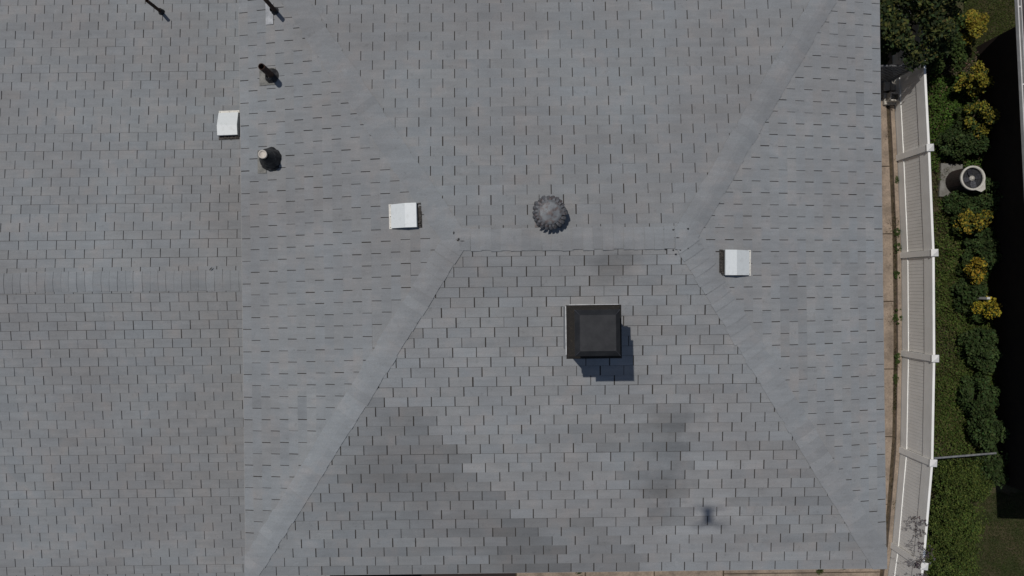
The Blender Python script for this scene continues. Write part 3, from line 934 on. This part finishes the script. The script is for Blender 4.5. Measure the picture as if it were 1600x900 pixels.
# ------------------------------------------------------------------ condenser on its pad
ac = at(1521, 278, 0.80)
pad = at(1490, 283, 0.06)
o = MB().box((0, 0, 0), (0.86, 0.74, 0.09), None, 0.008).build('equipment_pad', M['pad'], None, Matrix.Translation((pad.x + 0.12, pad.y, 0.045)) @ Matrix.Rotation(math.radians(-4), 4, 'Z'))
tag(o, 'square grey concrete pad under the round air conditioner', 'concrete pad')
t = empty('air_conditioner', (ac.x, ac.y, 0.09)); tag(t, 'round outdoor air conditioner with a pale top ring and dark fan', 'air conditioner')
rA = 0.252
mb = MB()
mb.lathe([(rA * 0.96, 0.0), (rA * 0.97, 0.02), (rA * 0.97, 0.66)], 32)
mb.build('coil', M['mesh_dark'], t)
mb = MB()
for i in range(36):
    a_ = 2 * math.pi * i / 36
    mb.box((rA * math.cos(a_), rA * math.sin(a_), 0.34), (0.007, 0.007, 0.66))
for i in range(9):
    z_ = 0.03 + i * 0.078
    mb.lathe([(rA - 0.002, z_), (rA + 0.004, z_ + 0.004), (rA - 0.002, z_ + 0.008)], 32)
mb.build('wire_guard', M['ac_body'], t)
mb = MB().lathe([(rA + 0.010, 0.65), (rA + 0.014, 0.70), (rA + 0.004, 0.715), (rA - 0.028, 0.705), (rA - 0.032, 0.66)], 36)
mb.build('top_ring', M['ac_rim'], t)
MB().add([(rA * math.cos(a_), rA * math.sin(a_), 0.708) for a_ in (-1.45, -1.1, -0.75, -0.4, -0.15)] + [(0.26, -0.24, 0.700), (0.17, -0.30, 0.700), (0.26, -0.24, 0.60), (0.17, -0.30, 0.60)],
         [(0, 6, 5, 4, 3, 2, 1), (6, 8, 7, 5)]).build('control_corner', M['ac_rim'], t)
MB().lathe([(0.225, 0.60), (0.001, 0.60)], 24).build('shroud_floor', M['black_metal'], t)
for i in range(4):
    a_ = 2 * math.pi * i / 4 + 0.35
    m_ = Matrix.Rotation(a_, 4, 'Z') @ Matrix.Rotation(math.radians(18), 4, 'X')
    MB().add([(0.04, -0.03, 0.0), (0.12, -0.075, 0.0), (0.205, -0.065, 0.0), (0.215, 0.03, 0.0), (0.12, 0.045, 0.0), (0.04, 0.03, 0.0)] + [(0.04, -0.03, -.004), (0.12, -0.075, -.004), (0.205, -0.065, -.004), (0.215, 0.03, -.004), (0.12, 0.045, -.004), (0.04, 0.03, -.004)],
             [(0, 1, 2, 3, 4, 5), (11, 10, 9, 8, 7, 6)]).build('fan_blade', M['fan'], t, Matrix.Translation((0, 0, 0.64)) @ m_)
MB().lathe([(0.055, 0.63), (0.055, 0.67), (0.028, 0.675), (0.026, 0.69), (0.001, 0.692)], 16).build('fan_hub', M['ac_rim'], t)
gd = MB()
for rr_ in (0.08, 0.13, 0.18):
    gd.lathe([(rr_ - 0.002, 0.706), (rr_, 0.709), (rr_ + 0.002, 0.706)], 28)
for i in range(8):
    a_ = 2 * math.pi * i / 8
    gd.tube((0.03 * math.cos(a_), 0.03 * math.sin(a_), 0.706), (0.24 * math.cos(a_), 0.24 * math.sin(a_), 0.706), 0.002, None, 5)
gd.build('fan_guard', M['fan'], t)

# grey pole lying across the hedge, white stake
pa, pb = at(1459, 716, 1.15), at(1556, 708, 0.75)
o = MB().tube((0, 0, 0), pb - pa, 0.022, 0.022, 12).build('metal_pole', M['galv'], None, Matrix.Translation(pa))
tag(o, 'long thin grey metal pole reaching from the fence over the hedge', 'pole')
ps = at(1545, 466, 0.9)
o = MB().box((0, 0, 0.45), (0.07, 0.05, 0.9), None, 0.006).build('marker_stake', M['gutter'], None, Matrix.Translation((ps.x, ps.y, 0)))
tag(o, 'small white stake in the shrubs beside the dark wall', 'stake')

# ------------------------------------------------------------------ plants
def leaf_object(name, P, size, cols, parent=None, seed=1, flat=0.5, aspect=0.5, matrix=None):
    """one mesh of small leaf faces: P (n,3) positions, size per leaf, cols (n,3)"""
    rs_ = np.random.RandomState(seed)
    n = len(P)
    nz = rs_.normal(size=(n, 3)); nz[:, 2] = np.abs(nz[:, 2]) + flat
    nz /= np.linalg.norm(nz, axis=1)[:, None]
    a = rs_.normal(size=(n, 3)); a -= nz * (a * nz).sum(1)[:, None]
    a /= np.linalg.norm(a, axis=1)[:, None]
    b = np.cross(nz, a)
    s = (size * rs_.uniform(0.65, 1.35, n))[:, None]
    droop = nz * s * 0.12
    V = np.empty((n, 4, 3))
    V[:, 0] = P - a * s * 0.5 - droop
    V[:, 1] = P + b * s * 0.5 * aspect
    V[:, 2] = P + a * s * 0.5 - droop
    V[:, 3] = P - b * s * 0.5 * aspect
    me = bpy.data.meshes.new(name)
    me.vertices.add(n * 4); me.loops.add(n * 4); me.polygons.add(n)
    me.vertices.foreach_set('co', V.reshape(-1))
    me.loops.foreach_set('vertex_index', np.arange(n * 4, dtype=np.int32))
    me.polygons.foreach_set('loop_start', np.arange(0, n * 4, 4, dtype=np.int32))
    me.polygons.foreach_set('loop_total', np.full(n, 4, dtype=np.int32))
    me.update(calc_edges=True)
    ca = me.color_attributes.new('leafcol', 'FLOAT_COLOR', 'POINT')
    C4 = np.ones((n, 4, 4)); C4[:, :, :3] = np.clip(cols, 0, 1)[:, None, :]
    ca.data.foreach_set('color', C4.reshape(-1))
    return link(name, me, parent, M['leaf'], matrix)

def palette(rs_, n, base, var=0.25, other=None, frac=0.0):
    c = np.array(base)[None, :] * (1 + rs_.normal(0, var, (n, 1))) * (1 + rs_.normal(0, 0.08, (n, 3)))
    if other is not None:
        k_ = rs_.uniform(size=n) < frac
        c[k_] = (np.array(other)[None, :] * (1 + rs_.normal(0, var, (n, 1))))[k_]
    return np.clip(c, 0.004, 1)

def shrub(name, cat, label, x, y, rx, ry, h, n, size, base, seed, group=None, tip=None, tipfrac=0.6, clumps=26, z0=0.1, spread=0.16, aspect=0.55, lean=(0, 0), tipz=0.62, stems=5):
    """x, y: where the crown's middle shows in the photo; rx, ry in metres"""
    rs_ = np.random.RandomState(seed)
    c = at(x, y, h * 0.7)
    t = empty(name, (c.x, c.y, 0)); tag(t, label, cat, group)
    # clump centres inside the crown
    d = rs_.normal(size=(clumps, 3)); d /= np.linalg.norm(d, axis=1)[:, None]
    rr_ = rs_.uniform(0.35, 1.0, clumps) ** 0.6
    cc = d * rr_[:, None] * np.array([rx, ry, (h - z0) / 2])
    cc[:, 2] += (h + z0) / 2
    rad = rs_.uniform(0.6, 1.3, clumps) * spread
    k_ = rs_.randint(0, clumps, n)
    q = rs_.normal(size=(n, 3)); q /= np.linalg.norm(q, axis=1)[:, None]
    q *= (rs_.uniform(0.15, 1.0, n) ** 0.45)[:, None]
    P = cc[k_] + q * rad[k_][:, None] * np.array([1, 1, 0.75])
    P[:, 2] = np.maximum(P[:, 2], 0.03)
    P[:, 0] += lean[0] * P[:, 2]; P[:, 1] += lean[1] * P[:, 2]
    cl = 1 + rs_.normal(0, 0.16, clumps)
    C = palette(rs_, n, base, 0.22)
    if tip is not None:
        hi = (P[:, 2] > h * tipz) & (rs_.uniform(size=n) < tipfrac)
        T = palette(rs_, n, tip, 0.2)
        C[hi] = T[hi]
    C *= cl[k_][:, None]
    leaf_object('crown', P, size, C, t, seed, 0.6, aspect)
    mb = MB(); rnd = random.Random(seed)
    for i in range(stems):
        a_ = rnd.uniform(0, 6.28); tgt = cc[rnd.randrange(clumps)]
        p0 = Vector((0.04 * math.cos(a_), 0.04 * math.sin(a_), -0.02))
        mid = Vector((tgt[0] * 0.35, tgt[1] * 0.35, h * 0.4))
        mb.tube(p0, mid, 0.022 * (0.6 + h * 0.4), 0.014 * (0.6 + h * 0.4), 6)
        mb.tube(mid, Vector(tgt), 0.013 * (0.6 + h * 0.4), 0.004, 5)
    mb.build('trunk', M['bark'], t)
    return t

DG = (0.044, 0.066, 0.020); MG = (0.050, 0.085, 0.026); BG = (0.075, 0.13, 0.030); YL = (0.26, 0.215, 0.035); OL = (0.10, 0.11, 0.030); DK = (0.026, 0.045, 0.024)
# dense dark tree at the top, over the gate
shrub('broadleaf_tree', 'tree', 'dense dark green tree crowding the roof edge above the fence gate', 1432, 2, 1.05, 1.10, 2.8, 17000, 0.085, (0.036, 0.052, 0.022), 11, clumps=75, z0=0.9, spread=0.26, tip=(0.085, 0.090, 0.028), tipfrac=0.35, tipz=0.7, stems=10)
shrub('leafy_shrub', 'shrub', 'added dark shrub tucked under the eave to shade the lattice gate', 1384, 64, 0.48, 0.36, 1.5, 5200, 0.07, DG, 19, 'green shrubs along the neighbour wall' if False else None, clumps=26, spread=0.17)  # extra shrub, put in to throw shade on the gate
shrub('leafy_shrub', 'shrub', 'dark green shrub between the big tree and the brightest yellow shrub', 1485, 60, 0.35, 0.75, 1.3, 3600, 0.075, DG, 12, 'green shrubs along the neighbour wall', clumps=26, spread=0.17)
sgrp = 'yellow tipped shrubs along the dark wall'
shrub('golden_shrub', 'shrub', 'brightest golden yellow shrub, uppermost of the row by the dark wall', 1521, 42, 0.27, 0.38, 1.15, 2600, 0.062, OL, 13, sgrp, YL, 0.92, clumps=24, spread=0.13, tipz=0.35)
shrub('golden_shrub', 'shrub', 'spreading yellow green shrub just below the corner of the dark wall', 1527, 122, 0.34, 0.30, 1.15, 2600, 0.062, DG, 14, sgrp, (0.22, 0.19, 0.03), 0.75, clumps=26, spread=0.12, tipz=0.5)
shrub('golden_shrub', 'shrub', 'ragged yellow green shrub above the air conditioner', 1532, 185, 0.42, 0.34, 1.15, 3000, 0.064, (0.045, 0.065, 0.022), 15, sgrp, (0.20, 0.18, 0.03), 0.60, clumps=30, spread=0.13, tipz=0.55)
shrub('golden_shrub', 'shrub', 'low shrub with scattered yellow tips below the air conditioner', 1524, 345, 0.34, 0.22, 0.95, 2300, 0.060, DG, 16, sgrp, (0.24, 0.19, 0.03), 0.62, clumps=24, spread=0.12, tipz=0.5)
shrub('golden_shrub', 'shrub', 'smallest yellow tipped shrub, midway down the dark wall', 1526, 421, 0.20, 0.26, 0.95, 1600, 0.058, DG, 17, sgrp, (0.30, 0.22, 0.03), 0.75, clumps=18, spread=0.10, tipz=0.55)
shrub('golden_shrub', 'shrub', 'yellow tipped shrub beside the small white stake', 1543, 487, 0.27, 0.26, 1.05, 2300, 0.060, DG, 18, sgrp, (0.33, 0.26, 0.03), 0.72, clumps=24, spread=0.12, tipz=0.6)
g2 = 'green shrubs along the neighbour wall'
for (x, y, rx, ry, h, n, s_, lab) in (
        (1508, 218, 0.50, 0.34, 0.75, 4200, 21, 'dark green shrub directly above the air conditioner'),
        (1545, 302, 0.26, 0.42, 0.80, 2600, 31, 'dark green shrub squeezed between air conditioner and wall'),
        (1512, 318, 0.42, 0.28, 0.55, 3000, 22, 'low dark green shrub touching the lower side of the air conditioner'),
        (1540, 388, 0.36, 0.42, 0.80, 3300, 23, 'dark green shrub between the two middle yellow shrubs'),
        (1518, 462, 0.26, 0.40, 0.65, 2600, 24, 'dark green shrub left of the small white stake'),
        (1538, 545, 0.36, 0.46, 0.85, 4000, 25, 'dark green large leaved shrub below the lowest yellow shrub'),
        (1533, 622, 0.36, 0.50, 0.85, 4200, 26, 'dark green shrub halfway between stake and grey pole'),
        (1545, 676, 0.30, 0.36, 0.90, 3000, 27, 'dark green shrub at the outer end of the grey pole')):
    shrub('leafy_shrub', 'shrub', lab, x, y, rx, ry, h, int(n * 1.5), 0.062, (0.044, 0.068, 0.024), s_, g2, clumps=60, spread=0.13, aspect=0.6)
shrub('leafy_shrub', 'shrub', 'dark shrub against the dark wall just past the outer end of the grey pole', 1553, 735, 0.28, 0.42, 0.8, 3000, 0.062, (0.044, 0.068, 0.024), 28, g2, clumps=50, spread=0.13, aspect=0.6)
hg = 'clipped hedge bushes beside the fence'
for (x, y, rx, ry, h, n, s_, lab) in (
        (1508, 752, 0.62, 0.46, 0.80, 13000, 41, 'fine leaved hedge bush just below the grey pole'),
        (1496, 815, 0.62, 0.50, 1.10, 13000, 42, 'middle bush of the fine leaved hedge beside the fence'),
        (1484, 880, 0.68, 0.55, 1.25, 13000, 43, 'lowest hedge bush, spilling over the fence top')):
    shrub('hedge_bush', 'hedge', lab, x, y, rx, ry, h, n, 0.042, (0.064, 0.090, 0.024), s_, hg, (0.095, 0.125, 0.030), 0.5, clumps=110, spread=0.16, tipz=0.6)

# bare twigs poking over the fence near the hedge
tw = empty('bare_twigs', Vector((at(1440, 862, 1.4).x, at(1440, 862, 1.4).y, 0))); tag(tw, 'bare purplish grey twigs poking over the white fence by the hedge', 'branches')
mb = MB(); rnd = random.Random(8)
P_, n_ = [], 0
for i in range(26):
    p0 = Vector((rnd.uniform(-.1, .15), rnd.uniform(-.75, .75), rnd.uniform(1.2, 1.6)))
    p = p0
    dr_ = Vector((rnd.uniform(-1.0, -0.2), rnd.uniform(-.6, .6), rnd.uniform(0.5, 1.3))).normalized()
    for k_ in range(4):
        q = p + dr_ * rnd.uniform(0.08, 0.16)
        mb.tube(p, q, 0.006 - k_ * 0.001, 0.005 - k_ * 0.001, 4, False)
        for _ in range(4): P_.append((q.x + rnd.uniform(-.03, .03), q.y + rnd.uniform(-.03, .03), q.z + rnd.uniform(-.03, .03)))
        dr_ = (dr_ + Vector((rnd.uniform(-.5, .5), rnd.uniform(-.5, .5), rnd.uniform(-.3, .3)))).normalized()
        p = q
    mb.tube(Vector((0.25, p0.y * 0.2, 0)), p0, 0.010, 0.006, 5, False)
mb.build('twig', M['twig'], tw)
P_ = np.array(P_)
leaf_object('leaves', P_, 0.045, palette(np.random.RandomState(4), len(P_), (0.10, 0.085, 0.09), 0.3), tw, 9)

# ground cover and grass: what nobody could count
def scatter(name, label, region, n, zlo, zhi, size, base, seed, other=None, frac=0.0, aspect=0.5, flat=0.5, dens=None):
    rs_ = np.random.RandomState(seed)
    (xa, ya, xb, yb) = region     # pixels on the ground
    X = rs_.uniform(xa, xb, n); Y = rs_.uniform(ya, yb, n)
    if dens is not None:
        k_ = rs_.uniform(size=n) < dens(X, Y); X, Y = X[k_], Y[k_]; n = len(X)
    Z = rs_.uniform(zlo, zhi, n)
    D = CAMH; c, s = math.cos(ROLL), math.sin(ROLL)
    u = (X - 800) / F * D; v = (450 - Y) / F * D
    lump = (np.sin(X * .11 + 1.3 * np.sin(Y * .07)) * np.sin(Y * .13 + np.sin(X * .09)) + 1) / 2
    P = np.stack([u * c + v * s, -u * s + v * c, Z * (0.45 + 0.9 * lump)], 1)
    C = palette(rs_, n, base, 0.25, other, frac) * (0.8 + 0.4 * lump)[:, None]
    o = leaf_object(name, P, size, C, None, seed, flat, aspect)
    tag(o, label, None, None, 'stuff')
    return o
patch = lambda sc, th, off=0: (lambda X, Y: np.clip(((np.sin(X * sc + off) + np.sin(Y * sc * 0.8 + 2 * off) + np.sin((X + Y) * sc * 0.6 + off) + np.sin((X - 1.7 * Y) * sc * 0.43)) / 4 - th) * 4 + 0.5, 0.04, 1))
edge = lambda X, a_, b_: np.clip((X - a_) / 8, 0, 1) * np.clip((b_ - X) / 14, 0, 1)
scatter('ivy', 'bright green creeping ground cover between fence and shrubs', (1440, 95, 1545, 400), 34000, 0.02, 0.22, 0.050, (0.060, 0.105, 0.022), 51, (0.11, 0.085, 0.05), 0.08, 0.6, 0.8,
        lambda X, Y: np.where(Y < 270, np.clip(1 - np.abs(X - (1480 + (Y - 150) * .12)) / 60, 0, 1) * (Y > 120), patch(.06, .15)(X, Y) * 0.5) * ~((X > 1462) & (X < 1500) & (Y > 252) & (Y < 312)))
scatter('ivy', 'green creeping ground cover in front of the lower dark shrubs', (1405, 330, 1560, 745), 80000, 0.02, 0.20, 0.045, (0.068, 0.098, 0.024), 52, (0.09, 0.085, 0.035), 0.22, 0.6, 0.8,
        lambda X, Y: (0.35 + 0.65 * patch(.05, -.25, 1)(X, Y)) * edge(X, 1408, 1560) * (0.4 + 0.6 * np.clip((X - 1440) / 40, 0, 1)))
scatter('grass', 'thin dry grass at the foot of the fence', (1408, 120, 1500, 740), 60000, 0.01, 0.10, 0.045, (0.078, 0.080, 0.030), 53, (0.12, 0.095, 0.055), 0.30, 0.16, 0.0, patch(.09, .0, 2))
scatter('grass', 'green lawn beyond the shrubs at the top', (1505, -60, 1600, 110), 26000, 0.005, 0.06, 0.04, (0.062, 0.085, 0.020), 54, (0.12, 0.10, 0.05), 0.15, 0.2, 0.1, patch(.07, -.5, 3))
scatter('grass', 'short green lawn at the lower end of the dark house', (1500, 770, 1660, 960), 42000, 0.004, 0.045, 0.034, (0.044, 0.062, 0.018), 55, (0.08, 0.075, 0.03), 0.10, 0.2, 0.1, None)
scatter('ground_cover', 'scattered fallen leaves and weeds near the top of the fence', (1440, 60, 1560, 150), 6000, 0.01, 0.15, 0.05, (0.16, 0.12, 0.09), 56, (0.05, 0.07, 0.025), 0.5, 0.5, 0.5, patch(.08, -.1, 4))
# moss and litter in the joint between path and kerb
scatter('leaf_litter', 'dry brown leaf litter and grit spread over the path slabs', (1380, 160, 1402, 900), 5200, 0.048, 0.06, 0.022, (0.12, 0.09, 0.06), 58, (0.07, 0.06, 0.035), 0.4, 0.6, 1.5,
        lambda X, Y: patch(.06, .25, 2)(X, Y) * np.clip((X - 1380) / 22, 0.08, 1))
scatter('moss', 'moss and litter in the joint beside the path', (1392, 160, 1404, 900), 9000, 0.05, 0.085, 0.028, (0.062, 0.052, 0.026), 57, (0.05, 0.07, 0.02), 0.35, 0.5, 0.5,
        lambda X, Y: np.clip(1.15 - np.abs(X - 1399.5 + 0.00006 * (Y - 450) ** 2) / 4.5, 0, 1) * patch(.045, -.2, 5)(X, Y * 1.0))
wg = 'weeds in the joint beside the path'
for (x, y, r_, n, s_, lab) in ((1401, 282, .05, 260, 61, 'uppermost small weed in the path joint'), (1402, 362, .07, 320, 62, 'small weed in the path joint above the second fence post'),
                               (1403, 388, .08, 460, 63, 'leafy weed in the path joint by the second fence post'), (1402, 428, .09, 420, 64, 'weed in the path joint just below the second fence post'),
                               (1403, 494, .14, 800, 65, 'largest green weed sprawling out of the path joint'), (1402, 560, .09, 520, 66, 'weed in the path joint by the third fence post'),
                               (1400, 592, .08, 380, 67, 'weed in the path joint just below the third fence post')):
    shrub('weed', 'weed', lab, x, y, r_ * 0.7, r_ * 1.5, 0.12, int(n * 1.4), 0.024, (0.060, 0.090, 0.028), s_, wg, clumps=14, spread=0.035, z0=0.05, stems=2)
for (x, y, s_, lab) in ((1281, 886, 71, 'left of two weeds on the concrete below the roof corner'), (1319, 884, 72, 'right of two weeds on the concrete below the roof corner'), (905, 899, 73, 'small weed on the concrete beneath the middle of the eave')):
    shrub('weed', 'weed', lab, x, y, 0.05, 0.17, 0.13, 520, 0.024, (0.066, 0.080, 0.030), s_, 'weeds in the patio concrete', clumps=9, spread=0.05, z0=0.05, stems=2)

# ------------------------------------------------------------------ the drone that hovers above the camera; only its shadow shows
dr = empty('drone', (0, 0, CAMH + 0.10), -ROLL)
tag(dr, 'grey quadcopter drone overhead, seen only as the blurred cross shaped shadow', 'drone')
MB().box((0, 0, 0.03), (0.11, 0.25, 0.08), None, 0.02).build('body', M['drone'], dr)
for sx, sy in ((-1, -1), (1, -1), (-1, 1), (1, 1)):
    e_ = Vector((sx * 0.16, sy * 0.13, 0.05))
    arm = MB().tube((sx * 0.035, sy * 0.07, 0.04), e_, 0.012, 0.010, 8).build('arm', M['drone'], dr)
    MB().lathe([(0.018, -0.02), (0.018, 0.03), (0.001, 0.032)], 12, Matrix.Translation(e_)).build('motor', M['rotor'], arm)
    MB().box((e_.x, e_.y, 0.09), (0.22, 0.02, 0.003), None).build('rotor', M['rotor'], arm)
